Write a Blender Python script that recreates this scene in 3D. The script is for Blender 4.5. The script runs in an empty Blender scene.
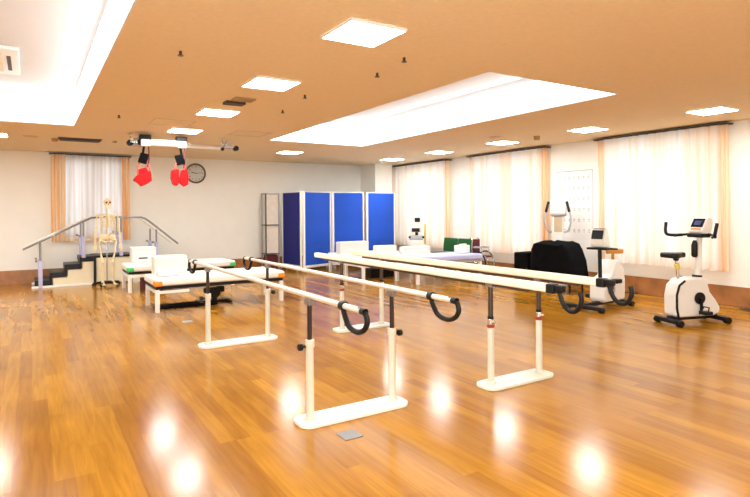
import bpy, bmesh, math, random
from mathutils import Vector, Matrix
random.seed(7)
PI = math.pi
scene = bpy.context.scene
COL = scene.collection

# ------------------------------------------------------------------ materials
def mat(name, col, rough=0.5, metal=0.0, var=0.06, scale=8.0, bump=0.0, bscale=60.0, emit=None, estr=0.0, spec=0.5):
    m = bpy.data.materials.new(name); m.use_nodes = True
    nt = m.node_tree; N = nt.nodes; L = nt.links
    b = N['Principled BSDF']
    b.inputs['Roughness'].default_value = rough
    b.inputs['Metallic'].default_value = metal
    b.inputs['Specular IOR Level'].default_value = spec
    tc = N.new('ShaderNodeTexCoord'); no = N.new('ShaderNodeTexNoise')
    no.inputs['Scale'].default_value = scale; no.inputs['Detail'].default_value = 3
    L.new(tc.outputs['Object'], no.inputs['Vector'])
    cr = N.new('ShaderNodeValToRGB')
    cr.color_ramp.elements[0].position = 0.3; cr.color_ramp.elements[1].position = 0.7
    cr.color_ramp.elements[0].color = [max(0, c * (1 - var)) for c in col] + [1]
    cr.color_ramp.elements[1].color = [min(1, c * (1 + var)) for c in col] + [1]
    L.new(no.outputs['Fac'], cr.inputs['Fac']); L.new(cr.outputs['Color'], b.inputs['Base Color'])
    if bump > 0:
        n2 = N.new('ShaderNodeTexNoise'); n2.inputs['Scale'].default_value = bscale; n2.inputs['Detail'].default_value = 4
        L.new(tc.outputs['Object'], n2.inputs['Vector'])
        bp_ = N.new('ShaderNodeBump'); bp_.inputs['Strength'].default_value = bump; bp_.inputs['Distance'].default_value = 0.01
        L.new(n2.outputs['Fac'], bp_.inputs['Height']); L.new(bp_.outputs['Normal'], b.inputs['Normal'])
    if emit:
        b.inputs['Emission Color'].default_value = list(emit) + [1]
        b.inputs['Emission Strength'].default_value = estr
    return m

def floor_mat():
    m = bpy.data.materials.new('wood floor'); m.use_nodes = True
    nt = m.node_tree; N = nt.nodes; L = nt.links; b = N['Principled BSDF']
    geo = N.new('ShaderNodeNewGeometry'); mp = N.new('ShaderNodeMapping')
    mp.inputs['Rotation'].default_value = (0, 0, PI / 2)
    L.new(geo.outputs['Position'], mp.inputs['Vector'])
    br = N.new('ShaderNodeTexBrick')
    br.inputs['Scale'].default_value = 1.0
    br.inputs['Brick Width'].default_value = 1.15; br.inputs['Row Height'].default_value = 0.10
    br.inputs['Mortar Size'].default_value = 0.0; br.inputs['Mortar Smooth'].default_value = 0.1
    br.inputs['Bias'].default_value = 0.0
    br.offset = 0.37; br.offset_frequency = 3
    br.inputs['Color1'].default_value = (0.50, 0.235, 0.020, 1)
    br.inputs['Color2'].default_value = (0.355, 0.150, 0.012, 1)
    br.inputs['Mortar'].default_value = (0.30, 0.125, 0.012, 1)
    L.new(mp.outputs['Vector'], br.inputs['Vector'])
    # grain
    mg = N.new('ShaderNodeMapping'); mg.inputs['Scale'].default_value = (14, 1.0, 1)
    L.new(geo.outputs['Position'], mg.inputs['Vector'])
    g = N.new('ShaderNodeTexNoise'); g.inputs['Scale'].default_value = 2.2; g.inputs['Detail'].default_value = 6; g.inputs['Distortion'].default_value = 0.6
    L.new(mg.outputs['Vector'], g.inputs['Vector'])
    gr = N.new('ShaderNodeValToRGB'); gr.color_ramp.elements[0].position = 0.3; gr.color_ramp.elements[1].position = 0.72
    gr.color_ramp.elements[0].color = (0.74, 0.66, 0.58, 1); gr.color_ramp.elements[1].color = (1.15, 1.12, 1.05, 1)
    L.new(g.outputs['Fac'], gr.inputs['Fac'])
    mx = N.new('ShaderNodeMixRGB'); mx.blend_type = 'MULTIPLY'; mx.inputs['Fac'].default_value = 0.75
    L.new(br.outputs['Color'], mx.inputs['Color1']); L.new(gr.outputs['Color'], mx.inputs['Color2'])
    # broad patches of worn, lighter boards
    n3 = N.new('ShaderNodeTexNoise'); n3.inputs['Scale'].default_value = 0.9; n3.inputs['Detail'].default_value = 2
    L.new(geo.outputs['Position'], n3.inputs['Vector'])
    r3 = N.new('ShaderNodeValToRGB'); r3.color_ramp.elements[0].position = 0.35; r3.color_ramp.elements[1].position = 0.7
    r3.color_ramp.elements[0].color = (0.88, 0.86, 0.84, 1); r3.color_ramp.elements[1].color = (1.12, 1.12, 1.12, 1)
    L.new(n3.outputs['Fac'], r3.inputs['Fac'])
    m2 = N.new('ShaderNodeMixRGB'); m2.blend_type = 'MULTIPLY'; m2.inputs['Fac'].default_value = 1
    L.new(mx.outputs['Color'], m2.inputs['Color1']); L.new(r3.outputs['Color'], m2.inputs['Color2'])
    L.new(m2.outputs['Color'], b.inputs['Base Color'])
    b.inputs['Roughness'].default_value = 0.17
    b.inputs['Specular IOR Level'].default_value = 0.24
    b.inputs['Coat Weight'].default_value = 0.0; b.inputs['Coat Roughness'].default_value = 0.10
    n4 = N.new('ShaderNodeTexNoise'); n4.inputs['Scale'].default_value = 3; n4.inputs['Detail'].default_value = 3
    L.new(geo.outputs['Position'], n4.inputs['Vector'])
    bu = N.new('ShaderNodeBump'); bu.inputs['Strength'].default_value = 0.03; bu.inputs['Distance'].default_value = 0.02
    L.new(n4.outputs['Fac'], bu.inputs['Height']); L.new(bu.outputs['Normal'], b.inputs['Normal'])
    return m

def emis_mat(name, col, s):
    m = bpy.data.materials.new(name); m.use_nodes = True
    nt = m.node_tree; N = nt.nodes; L = nt.links
    N.remove(N['Principled BSDF'])
    e = N.new('ShaderNodeEmission'); e.inputs['Strength'].default_value = s
    no = N.new('ShaderNodeTexNoise'); no.inputs['Scale'].default_value = 3
    cr = N.new('ShaderNodeValToRGB')
    cr.color_ramp.elements[0].color = [c * 0.97 for c in col] + [1]; cr.color_ramp.elements[1].color = list(col) + [1]
    L.new(no.outputs['Fac'], cr.inputs['Fac']); L.new(cr.outputs['Color'], e.inputs['Color'])
    L.new(e.outputs[0], N['Material Output'].inputs['Surface'])
    return m

def cloth_mat(name, c1, c2, trans, axis='Y', scale=9.0):
    """translucent woven curtain, slubbed in vertical bands"""
    m = bpy.data.materials.new(name); m.use_nodes = True
    nt = m.node_tree; N = nt.nodes; L = nt.links
    N.remove(N['Principled BSDF'])
    geo = N.new('ShaderNodeNewGeometry'); mp = N.new('ShaderNodeMapping')
    mp.inputs['Scale'].default_value = (1, 1, 0.02)
    L.new(geo.outputs['Position'], mp.inputs['Vector'])
    no = N.new('ShaderNodeTexNoise'); no.inputs['Scale'].default_value = scale; no.inputs['Detail'].default_value = 2
    L.new(mp.outputs['Vector'], no.inputs['Vector'])
    cr = N.new('ShaderNodeValToRGB'); cr.color_ramp.elements[0].position = 0.36; cr.color_ramp.elements[1].position = 0.6
    cr.color_ramp.elements[0].color = list(c1) + [1]; cr.color_ramp.elements[1].color = list(c2) + [1]
    L.new(no.outputs['Fac'], cr.inputs['Fac'])
    d = N.new('ShaderNodeBsdfDiffuse'); t = N.new('ShaderNodeBsdfTranslucent')
    L.new(cr.outputs['Color'], d.inputs['Color']); L.new(cr.outputs['Color'], t.inputs['Color'])
    mx = N.new('ShaderNodeMixShader'); mx.inputs['Fac'].default_value = trans
    L.new(d.outputs[0], mx.inputs[1]); L.new(t.outputs[0], mx.inputs[2])
    L.new(mx.outputs[0], N['Material Output'].inputs['Surface'])
    return m

def glass_mat():
    m = bpy.data.materials.new('window glass'); m.use_nodes = True
    nt = m.node_tree; N = nt.nodes; L = nt.links
    N.remove(N['Principled BSDF'])
    t = N.new('ShaderNodeBsdfTransparent'); g = N.new('ShaderNodeBsdfGlossy'); g.inputs['Roughness'].default_value = 0.02
    mx = N.new('ShaderNodeMixShader'); mx.inputs['Fac'].default_value = 0.06
    L.new(t.outputs[0], mx.inputs[1]); L.new(g.outputs[0], mx.inputs[2])
    L.new(mx.outputs[0], N['Material Output'].inputs['Surface'])
    return m

M = dict(
    floor=floor_mat(),
    ceiling=mat('ceiling board', (0.82, 0.67, 0.44), 0.9, var=0.03, scale=25, bump=0.25, bscale=90),  # white board tinted tan to take in the floor's bounced light
    wall=mat('wall paper', (0.89, 0.865, 0.80), 0.85, var=0.015, scale=3, bump=0.05, bscale=150),
    recess=mat('recess white', (0.75, 0.76, 0.78), 0.8, var=0.01),
    wood=mat('base wood', (0.36, 0.145, 0.045), 0.35, var=0.25, scale=5),
    diffuser=emis_mat('lamp diffuser', (0.93, 0.99, 1.0), 44),
    cove=emis_mat('cove strip', (0.97, 0.99, 1.0), 3.0),
    white=mat('white enamel', (0.88, 0.86, 0.80), 0.35, var=0.02),
    white_post=mat('cream enamel', (0.70, 0.67, 0.56), 0.35, var=0.03),
    plate=mat('pale green-grey enamel', (0.78, 0.79, 0.70), 0.35, var=0.03),
    cream_rail=mat('cream padded beam', (0.93, 0.87, 0.68), 0.45, var=0.03),
    steel_rail=mat('pale steel rail', (0.86, 0.82, 0.72), 0.28, 0.2, var=0.05),
    chrome=mat('chrome', (0.75, 0.75, 0.76), 0.2, 1.0, var=0.03),
    darktube=mat('dark brown tube', (0.030, 0.018, 0.014), 0.3, 0.3, var=0.1),
    browntube=mat('grey brown tube', (0.085, 0.055, 0.04), 0.3, 0.5, var=0.1),
    redring=mat('dark red ring', (0.30, 0.03, 0.02), 0.4),
    black=mat('black plastic', (0.005, 0.005, 0.006), 0.42, var=0.2, spec=0.3),
    blackcloth=mat('black cloth', (0.004, 0.004, 0.005), 1.0, var=0.3, bump=0.3, bscale=20, spec=0.1),
    vinyl=mat('white vinyl', (0.88, 0.86, 0.82), 0.4, var=0.02, bump=0.05, bscale=12),
    vinylshade=mat('ivory vinyl', (0.85, 0.80, 0.72), 0.45, var=0.03),
    orange=mat('orange vinyl', (0.95, 0.30, 0.02), 0.45),
    green=mat('green vinyl', (0.05, 0.62, 0.16), 0.45),
    dkgreen=mat('dark green fabric', (0.004, 0.085, 0.012), 0.8, bump=0.2),
    lavender=mat('lavender vinyl', (0.52, 0.55, 0.86), 0.4),
    lilac=mat('lilac enamel', (0.50, 0.49, 0.70), 0.35),
    greymetal=mat('grey metal', (0.30, 0.29, 0.29), 0.3, 0.7),
    grey=mat('grey plastic', (0.45, 0.45, 0.47), 0.45),
    cream=mat('cream board', (0.78, 0.68, 0.48), 0.5, var=0.03),
    bone=mat('bone', (0.82, 0.66, 0.40), 0.5, var=0.12, scale=30),
    red=mat('red vinyl', (0.62, 0.004, 0.006), 0.5, var=0.15, spec=0.2),
    pinkred=mat('light red strap', (0.75, 0.10, 0.08), 0.6),
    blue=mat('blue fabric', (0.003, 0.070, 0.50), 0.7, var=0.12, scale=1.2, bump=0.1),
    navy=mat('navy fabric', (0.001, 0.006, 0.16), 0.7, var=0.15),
    clockface=mat('clock face', (0.60, 0.60, 0.56), 0.4),
    clockrim=mat('clock rim', (0.10, 0.075, 0.06), 0.3),
    screen=mat('screen', (0.006, 0.007, 0.015), 0.15),
    bluegrey=mat('display blue', (0.05, 0.09, 0.25), 0.2),
    tan=mat('tan leather', (0.62, 0.26, 0.05), 0.5),
    yellow=mat('yellow plastic', (0.72, 0.60, 0.12), 0.5),
    maroon=mat('maroon cloth', (0.12, 0.012, 0.02), 0.7),
    paper=mat('paper', (0.86, 0.83, 0.80), 0.7, var=0.01),
    ink=mat('faint ink', (0.45, 0.42, 0.42), 0.8),
    vent=mat('dark vent', (0.05, 0.035, 0.025), 0.6),
    ventframe=mat('beige vent', (0.62, 0.48, 0.30), 0.6),
    brownvent=mat('brown vent', (0.36, 0.24, 0.09), 0.6),
    steelplate=mat('steel plate', (0.33, 0.33, 0.33), 0.4, 0.6),
    sheer=cloth_mat('sheer', (0.74, 0.66, 0.60), (0.95, 0.93, 0.93), 0.65, scale=11),
    drape=cloth_mat('peach drape', (0.93, 0.52, 0.24), (0.96, 0.80, 0.60), 0.35, scale=14),
    drapewide=cloth_mat('pale peach drape', (0.96, 0.79, 0.63), (0.98, 0.94, 0.89), 0.62, scale=7),  # peach bands painted in for light through overlapping folds
    glass=glass_mat(),
    alu=mat('window alloy', (0.55, 0.52, 0.48), 0.4, 0.6),
    fence=mat('outside screen', (0.7, 0.7, 0.68), 0.9),
    whiterack=mat('rack board', (0.84, 0.74, 0.64), 0.6),
)

# ------------------------------------------------------------------ mesh builder
class MB:
    def __init__(s): s.bm = bmesh.new()
    def box(s, x0, x1, y0, y1, z0, z1, rot=None, piv=None):
        r = bmesh.ops.create_cube(s.bm, size=1)
        vs = r['verts']
        for v in vs:
            v.co = Vector(((x0 + x1) / 2 + v.co.x * (x1 - x0), (y0 + y1) / 2 + v.co.y * (y1 - y0), (z0 + z1) / 2 + v.co.z * (z1 - z0)))
        if rot is not None:
            p = Vector(piv) if piv else Vector(((x0 + x1) / 2, (y0 + y1) / 2, (z0 + z1) / 2))
            for v in vs: v.co = rot @ (v.co - p) + p
        return s
    def cyl(s, a, b, r, r2=None, n=16):
        a = Vector(a); b = Vector(b); d = b - a
        q = d.to_track_quat('Z', 'Y').to_matrix().to_4x4()
        bmesh.ops.create_cone(s.bm, cap_ends=True, segments=n, radius1=r, radius2=r if r2 is None else r2,
                              depth=d.length, matrix=Matrix.Translation((a + b) / 2) @ q)
        return s
    def ball(s, c, r, sc=(1, 1, 1), n=16):
        bmesh.ops.create_uvsphere(s.bm, u_segments=n, v_segments=max(6, n // 2), radius=r,
                                  matrix=Matrix.Translation(c) @ Matrix.Diagonal((sc[0], sc[1], sc[2], 1)))
        return s
    def tube(s, pts, r, n=10, closed=False):
        pts = [Vector(p) for p in pts]; m = len(pts); rs = r if isinstance(r, (list, tuple)) else [r] * m
        rings = []
        up = None
        for i, p in enumerate(pts):
            if closed: t = pts[(i + 1) % m] - pts[i - 1]
            else: t = pts[min(i + 1, m - 1)] - pts[max(i - 1, 0)]
            t.normalize()
            if up is None:
                up = Vector((0, 0, 1)) if abs(t.z) < 0.9 else Vector((1, 0, 0))
            u = (up - t * up.dot(t))
            if u.length < 1e-4: u = t.orthogonal()
            u.normalize(); w = t.cross(u); up = u
            rings.append([s.bm.verts.new(p + (u * math.cos(2 * PI * k / n) + w * math.sin(2 * PI * k / n)) * rs[i]) for k in range(n)])
        for i in range(m if closed else m - 1):
            A, B = rings[i], rings[(i + 1) % m]
            for k in range(n):
                s.bm.faces.new((A[k], A[(k + 1) % n], B[(k + 1) % n], B[k]))
        if not closed:
            s.bm.faces.new(rings[0][::-1]); s.bm.faces.new(rings[-1])
        return s
    def prism(s, pts, lo, hi, axis='y'):
        """polygon in the plane across `axis`, extruded from lo to hi"""
        def P(a, b, c):
            return (a, c, b) if axis == 'y' else ((c, a, b) if axis == 'x' else (a, b, c))
        A = [s.bm.verts.new(P(a, b, lo)) for a, b in pts]; B = [s.bm.verts.new(P(a, b, hi)) for a, b in pts]
        s.bm.faces.new(A); s.bm.faces.new(B[::-1]); n = len(pts)
        for k in range(n): s.bm.faces.new((A[k], B[k], B[(k + 1) % n], A[(k + 1) % n]))
        return s
    def grid(s, f, nu, nv):
        V = [[s.bm.verts.new(f(i / nu, j / nv)) for j in range(nv + 1)] for i in range(nu + 1)]
        for i in range(nu):
            for j in range(nv): s.bm.faces.new((V[i][j], V[i + 1][j], V[i + 1][j + 1], V[i][j + 1]))
        return s
    def build(s, name, m, parent=None, bevel=0, seg=2, smooth=True, loc=None, rz=0, subsurf=0):
        bmesh.ops.recalc_face_normals(s.bm, faces=s.bm.faces)
        me = bpy.data.meshes.new(name); s.bm.to_mesh(me); s.bm.free()
        me.materials.append(m)
        o = bpy.data.objects.new(name, me); COL.objects.link(o)
        if loc: o.location = loc
        o.rotation_euler.z = rz
        if parent: o.parent = parent
        if bevel:
            b = o.modifiers.new('b', 'BEVEL'); b.width = bevel; b.segments = seg; b.limit_method = 'ANGLE'; b.angle_limit = math.radians(40)
        if subsurf:
            u = o.modifiers.new('s', 'SUBSURF'); u.levels = subsurf; u.render_levels = subsurf
        if smooth:
            for p in me.polygons: p.use_smooth = True
            e = o.modifiers.new('w', 'WEIGHTED_NORMAL') if bevel else None
            try: me.set_sharp_from_angle(angle=math.radians(38))
            except Exception: pass
        return o

def tag(o, label=None, cat=None, group=None, kind=None):
    if label: o['label'] = label
    if cat: o['category'] = cat
    if group: o['group'] = group
    if kind: o['kind'] = kind
    return o
def thing(name, loc, label, cat, rz=0, group=None):
    o = bpy.data.objects.new(name, None); COL.objects.link(o)
    o.location = loc; o.rotation_euler.z = rz; o.empty_display_size = 0.1
    return tag(o, label, cat, group)
def struct(o): o['kind'] = 'structure'; return o
def copy_tree(o, parent=None):
    c = o.copy(); COL.objects.link(c); c.parent = parent
    for ch in [x for x in KIDS.get(o, [])]: copy_tree(ch, c)
    return c
KIDS = {}
def index_kids():
    KIDS.clear()
    for o in bpy.data.objects:
        if o.parent: KIDS.setdefault(o.parent, []).append(o)

# ------------------------------------------------------------------ room shell
X0, X1, Y0, Y1, ZC = -4.2, 8.95, -3.0, 13.6, 2.77
T = 0.15
struct(MB().box(X0 - T, X1 + T, Y0 - T, Y1 + T, -0.1, 0).build('floor', M['floor'], smooth=False))

def holed(axis, u0, u1, v0, v1, holes, lo, hi, name, m):
    """slab with rectangular holes; axis = its thin axis"""
    us = sorted({u0, u1, *[h[0] for h in holes], *[h[1] for h in holes]})
    vs = sorted({v0, v1, *[h[2] for h in holes], *[h[3] for h in holes]})
    b = MB()
    for i in range(len(us) - 1):
        for j in range(len(vs) - 1):
            cu, cv = (us[i] + us[i + 1]) / 2, (vs[j] + vs[j + 1]) / 2
            if any(h[0] < cu < h[1] and h[2] < cv < h[3] for h in holes): continue
            if axis == 'z': b.box(us[i], us[i + 1], vs[j], vs[j + 1], lo, hi)
            elif axis == 'x': b.box(lo, hi, us[i], us[i + 1], vs[j], vs[j + 1])
            else: b.box(us[i], us[i + 1], lo, hi, vs[j], vs[j + 1])
    bmesh.ops.remove_doubles(b.bm, verts=b.bm.verts, dist=1e-5)
    return struct(b.build(name, m, smooth=False))

RECESS = [(-1.45, 0.565, 3.64, 9.39), (3.69, 5.70, 3.84, 9.58)]
holed('z', X0 - T, X1 + T, Y0 - T, Y1 + T, RECESS, ZC, ZC + 0.08, 'ceiling', M['ceiling'])
RD = 0.47
for k, (a, b_, c_, d_) in enumerate(RECESS):
    w = MB(); t = 0.012; z0, z1 = ZC, ZC + RD
    w.box(a, a + t, c_, d_, z0, z1).box(b_ - t, b_, c_, d_, z0, z1)
    w.box(a + t, b_ - t, c_, c_ + t, z0, z1).box(a + t, b_ - t, d_ - t, d_, z0, z1).box(a, b_, c_, d_, z1, z1 + t)
    o = struct(w.build('ceiling_recess', M['recess'], smooth=False))
    # luminous panels stand in for the lit inner sides of the recess
    tl = thing('cove_light', ((a + b_) / 2, (c_ + d_) / 2, ZC), ['white luminous cove strips inside the ceiling recess at the upper left',
               'white luminous cove strips inside the ceiling recess in the middle of the room'][k], 'cove light')
    hx, hy = (b_ - a) / 2 - 0.012, (d_ - c_) / 2 - 0.012
    for sx in (-1, 1):
        q0, q1 = sorted((sx * hx, sx * (hx - 0.012)))
        MB().box(q0, q1, -hy + 0.015, hy - 0.015, 0.012, 0.40).build('light_strip', M['cove'], tl, smooth=False)
    MB().box(-hx + 0.015, hx - 0.015, hy - 0.012, hy, 0.012, 0.40).build('light_strip', M['cove'], tl, smooth=False)

# windows (u0,u1,z0,z1)
WIN_R = [(10.80, 13.12, 0.62, 2.62), (7.75, 9.72, 0.62, 2.62), (4.32, 6.26, 0.62, 2.62)]
WIN_B = [(0.48, 1.80, 0.98, 2.62)]
holed('x', Y0, Y1, 0, ZC, WIN_R, X1, X1 + T, 'wall_right', M['wall'])
holed('y', X0, X1, 0, ZC, WIN_B, Y1, Y1 + T, 'wall_back', M['wall'])
struct(MB().box(X0 - T, X0, Y0, Y1, 0, ZC).build('wall_left', M['wall'], smooth=False))
struct(MB().box(X0, X1, Y0 - T, Y0, 0, ZC).build('wall_front', M['wall'], smooth=False))
struct(MB().box(8.02, 8.58, 12.80, Y1, 0, ZC).build('column', M['wall'], smooth=False))
BB = 0.29
struct(MB().box(X1 - 0.02, X1, Y0, Y1, 0, BB).build('baseboard_right', M['wood'], bevel=0.004, smooth=False))
struct(MB().box(X0, X1 - 0.02, Y1 - 0.02, Y1, 0, BB).build('baseboard_back', M['wood'], bevel=0.004, smooth=False))
struct(MB().box(X0, X0 + 0.02, Y0, Y1 - 0.02, 0, BB).build('baseboard_left', M['wood'], bevel=0.004, smooth=False))
bb = MB(); bb.box(8.00, 8.02, 12.78, Y1 - 0.02, 0, BB).box(8.02, 8.58, 12.78, 12.80, 0, BB).box(8.58, 8.60, 12.78, Y1 - 0.02, 0, BB)
struct(bb.build('baseboard_column', M['wood'], smooth=False))

def window(n, wall, u0, u1, z0, z1):
    f = MB(); mid = (u0 + u1) / 2; w = 0.045
    segs = [(u0, u0 + w, z0, z1), (u1 - w, u1, z0, z1), (mid - w / 2, mid + w / 2, z0, z1), (u0, u1, z0, z0 + w), (u0, u1, z1 - w, z1)]
    for a, b_, c_, d_ in segs:
        if wall == 'x': f.box(X1 + 0.06, X1 + 0.10, a, b_, c_, d_)
        else: f.box(a, b_, Y1 + 0.06, Y1 + 0.10, c_, d_)
    o = struct(f.build('window_%d' % n, M['alu'], smooth=False))
    g = MB()
    if wall == 'x': g.box(X1 + 0.078, X1 + 0.082, u0, u1, z0, z1)
    else: g.box(u0, u1, Y1 + 0.078, Y1 + 0.082, z0, z1)
    g.build('pane', M['glass'], o, smooth=False)
    L = bpy.data.lights.new('daylight', 'AREA'); L.shape = 'RECTANGLE'; L.size = (u1 - u0) * 1.15; L.size_y = (z1 - z0) * 1.15
    L.energy = (u1 - u0) * (z1 - z0) * DAY; L.color = (1, 0.985, 0.96)
    lo = bpy.data.objects.new('daylight', L); COL.objects.link(lo)
    if wall == 'x': lo.location = (X1 + 0.75, mid, (z0 + z1) / 2); lo.rotation_euler = (PI / 2, 0, PI / 2)
    else: lo.location = (mid, Y1 + 0.75, (z0 + z1) / 2); lo.rotation_euler = (-PI / 2, 0, 0)
    d = Vector((-1, 0, 0)) if wall == 'x' else Vector((0, -1, 0))
    lo.rotation_euler = d.to_track_quat('-Z', 'Z').to_euler()
DAY = 5.5
for n, w in enumerate(WIN_R): window(n + 1, 'x', *w)
for n, w in enumerate(WIN_B): window(n + 4, 'y', *w)

# ------------------------------------------------------------------ curtains
def fold(u, amp, waves, ph):
    return amp * (math.sin(2 * PI * waves * u + ph) + 0.45 * math.sin(2 * PI * waves * 1.73 * u + ph * 2.1) + 0.25 * math.sin(2 * PI * waves * 0.41 * u + ph))
def cloth(wall, off, u0, u1, z0, z1, amp, waves, ph, name, m, parent):
    n = max(24, int((u1 - u0) * 90))
    def f(a, b):
        u = u0 + (u1 - u0) * a; z = z1 + (z0 - z1) * b
        d = fold(a, amp, waves, ph) * (0.55 + 0.45 * b)
        z += 0.006 * math.sin(a * waves * 7) * b
        return (X1 - off + d, u, z) if wall == 'x' else (u, Y1 - off + d, z)
    MB().grid(f, n, 6).build(name, m, parent)
def curtain(wall, u0, u1, z0, z1, label, wide, group):
    c = (X1, (u0 + u1) / 2, z0) if wall == 'x' else ((u0 + u1) / 2, Y1, z0)
    t = thing('curtain', (0, 0, 0), label, 'curtain', group=group)
    W = u1 - u0
    if wide:
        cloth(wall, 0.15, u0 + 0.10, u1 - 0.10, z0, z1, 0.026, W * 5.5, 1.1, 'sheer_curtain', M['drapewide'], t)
        cloth(wall, 0.10, u0, u0 + 0.17, z0 - 0.01, z1, 0.018, 3, 0.4, 'side_drape', M['drape'], t)
        cloth(wall, 0.10, u1 - 0.17, u1, z0 - 0.01, z1, 0.018, 3, 2.0, 'side_drape', M['drape'], t)
    else:
        cloth(wall, 0.07, u0 + 0.2, u1 - 0.12, z0 + 0.02, z1, 0.018, W * 5, 1.1, 'sheer_curtain', M['sheer'], t)
        cloth(wall, 0.12, u0, u0 + 0.27, z0, z1, 0.026, 4, 0.4, 'side_drape', M['drape'], t)
        cloth(wall, 0.12, u1 - 0.16, u1, z0, z1, 0.022, 2.5, 2.0, 'side_drape', M['drape'], t)
        b = MB()
        cloth(wall, 0.125, u0 + 0.25, u1 - 0.14, z0, z0 + 0.07, 0.012, W * 6, 0.4, 'hem', M['drape'], t)
    r = MB()
    if wall == 'x': r.box(X1 - 0.19, X1 - 0.01, u0 - 0.03, u1 + 0.03, z1, z1 + 0.02)
    else: r.box(u0 - 0.03, u1 + 0.03, Y1 - 0.17, Y1 - 0.01, z1, z1 + 0.02)
    r.build('curtain_rail', M['vent'], t, smooth=False)
curtain('y', 0.36, 1.90, 0.86, 2.72, 'white sheer window curtain with peach drapes at its sides, behind the stair rail', False, 'window curtains')
for (a, b_), lb in zip([(10.66, 13.30), (7.58, 9.88), (4.17, 6.40)],
    ['pale peach full-length curtain closest to the blue screens', 'pale peach full-length curtain between the wall chart and the green chairs',
     'pale peach full-length curtain behind the two exercise bikes']):
    curtain('x', a, b_, 0.52, 2.72, lb, True, 'window curtains')

# ------------------------------------------------------------------ ceiling lights
def panel_light(x, y, label):
    t = thing('ceiling_light', (x, y, ZC), label, 'ceiling light', group='square ceiling panel lights')
    f = MB(); s, w = 0.232, 0.01
    f.box(-s, s, -s, -s + w, -0.02, -0.001).box(-s, s, s - w, s, -0.02, -0.001).box(-s, -s + w, -s + w, s - w, -0.02, -0.001).box(s - w, s, -s + w, s - w, -0.02, -0.001)
    f.build('light_frame', M['white'], t, smooth=False)
    MB().box(-s + w, s - w, -s + w, s - w, -0.017, -0.002).build('diffuser', M['diffuser'], t, smooth=False)
LX = [(2.08, 3.47, 'square ceiling light nearest the viewer, at the top centre of the photo'),
      (2.08, 5.31, 'square ceiling light between the nearest one and the small air vent'),
      (2.08, 7.19, 'square ceiling light just beside the small dark air vent'),
      (2.08, 9.02, 'square ceiling light just above the sling rail'),
      (2.08, 10.95, 'square ceiling light seen through the sling rail'),
      (-0.55, 10.95, 'square ceiling light cut by the left edge of the photo'),
      (4.81, 11.19, 'square ceiling light above the back wall near the rack'),
      (7.69, 3.82, 'square ceiling light at the right above the closest curtain'),
      (7.69, 5.75, 'second square ceiling light from the right, by the curtain nearest the chart'),
      (7.69, 7.66, 'third square ceiling light from the right, above the middle curtain'),
      (7.69, 9.60, 'square ceiling light before the gap between the far and middle curtains'),
      (7.69, 11.49, 'small square ceiling light near the column')]
for x, y, lb in LX: panel_light(x, y, lb)

# ceiling fittings
t = thing('ceiling_vent', (0.74, 11.0, ZC), 'long dark slot air diffuser in the ceiling above the left curtain', 'air vent')
MB().box(-0.34, 0.34, -0.16, 0.16, -0.012, -0.001).build('vent_frame', M['vent'], t, smooth=False)
b = MB()
for k in range(3): b.box(-0.31, 0.31, -0.12 + k * 0.09, -0.06 + k * 0.09, -0.035, -0.011)
b.build('slot', M['vent'], t, smooth=False)
t = thing('air_vent', (2.09, 6.27, ZC), 'square brown air vent with a dark half beside a ceiling light', 'air vent')
MB().box(-0.11, 0.13, -0.14, 0.04, -0.018, -0.001).build('vent_plate', M['brownvent'], t, smooth=False)
MB().box(-0.14, 0.09, 0.10, 0.26, -0.03, -0.001).build('vent_grille', M['vent'], t, smooth=False)
def disc(name, x, y, r, m, label, cat, group=None, h=0.03):
    o = MB().cyl((0, 0, -h), (0, 0, -0.001), r * 0.8, r, n=20).build(name, m, loc=(x, y, ZC))
    return tag(o, label, cat, group)
disc('ceiling_speaker', 0.0, 10.95, 0.12, M['ventframe'], 'round beige ceiling speaker at the far left of the ceiling', 'speaker', h=0.012)
disc('smoke_detector', 0.36, 11.1, 0.055, M['brownvent'], 'small brown round detector beside the long dark slot diffuser', 'detector', h=0.05)
disc('smoke_detector', 1.30, 11.0, 0.04, M['brownvent'], 'tiny brown detector right of the long dark slot diffuser', 'detector')
disc('smoke_detector', 7.62, 6.75, 0.06, M['brownvent'], 'round brown detector between two right-hand ceiling lights', 'detector', h=0.07)
disc('ceiling_speaker', 7.05, 7.2, 0.12, M['ventframe'], 'round beige ceiling speaker beside the third light from the right', 'speaker', h=0.012)
def sprinkler(x, y, lb, r=0.012, h=0.035):
    o = MB().cyl((0, 0, -h), (0, 0, -0.001), r, n=8).cyl((0, 0, -h - 0.006), (0, 0, -h), r * 2, n=10).build('ceiling_sprinkler', M['browntube'], loc=(x, y, ZC))
    tag(o, lb, 'sprinkler', 'ceiling sprinkler heads')
for x, y, lb in [(2.72, 3.86, 'dark sprinkler head just right of the nearest ceiling light'),
                 (2.80, 4.42, 'dark sprinkler head beneath and beside the nearest ceiling light'),
                 (1.04, 4.63, 'dark sprinkler head alone between the left recess and the nearest light'),
                 (2.62, 5.66, 'small sprinkler head between the second light and the middle recess'),
                 (2.76, 6.64, 'small sprinkler head close to the left edge of the middle recess'),
                 (1.007, 8.057, 'small sprinkler head near the far corner of the left recess')]:
    sprinkler(x, y, lb)
# access hatches: thin frames in the ceiling
for x, y, s, lb in [(1.75, 8.35, 0.28, 'thin square ceiling access hatch before the sling rail'), (3.1, 8.9, 0.28, 'thin square ceiling access hatch beside the middle recess')]:
    b = MB(); w = 0.008
    b.box(-s, s, -s, -s + w, -0.006, -0.001).box(-s, s, s - w, s, -0.006, -0.001).box(-s, -s + w, -s + w, s - w, -0.006, -0.001).box(s - w, s, -s + w, s - w, -0.006, -0.001)
    tag(b.build('ceiling_hatch', M['ventframe'], smooth=False, loc=(x, y, ZC)), lb, 'hatch')
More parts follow.
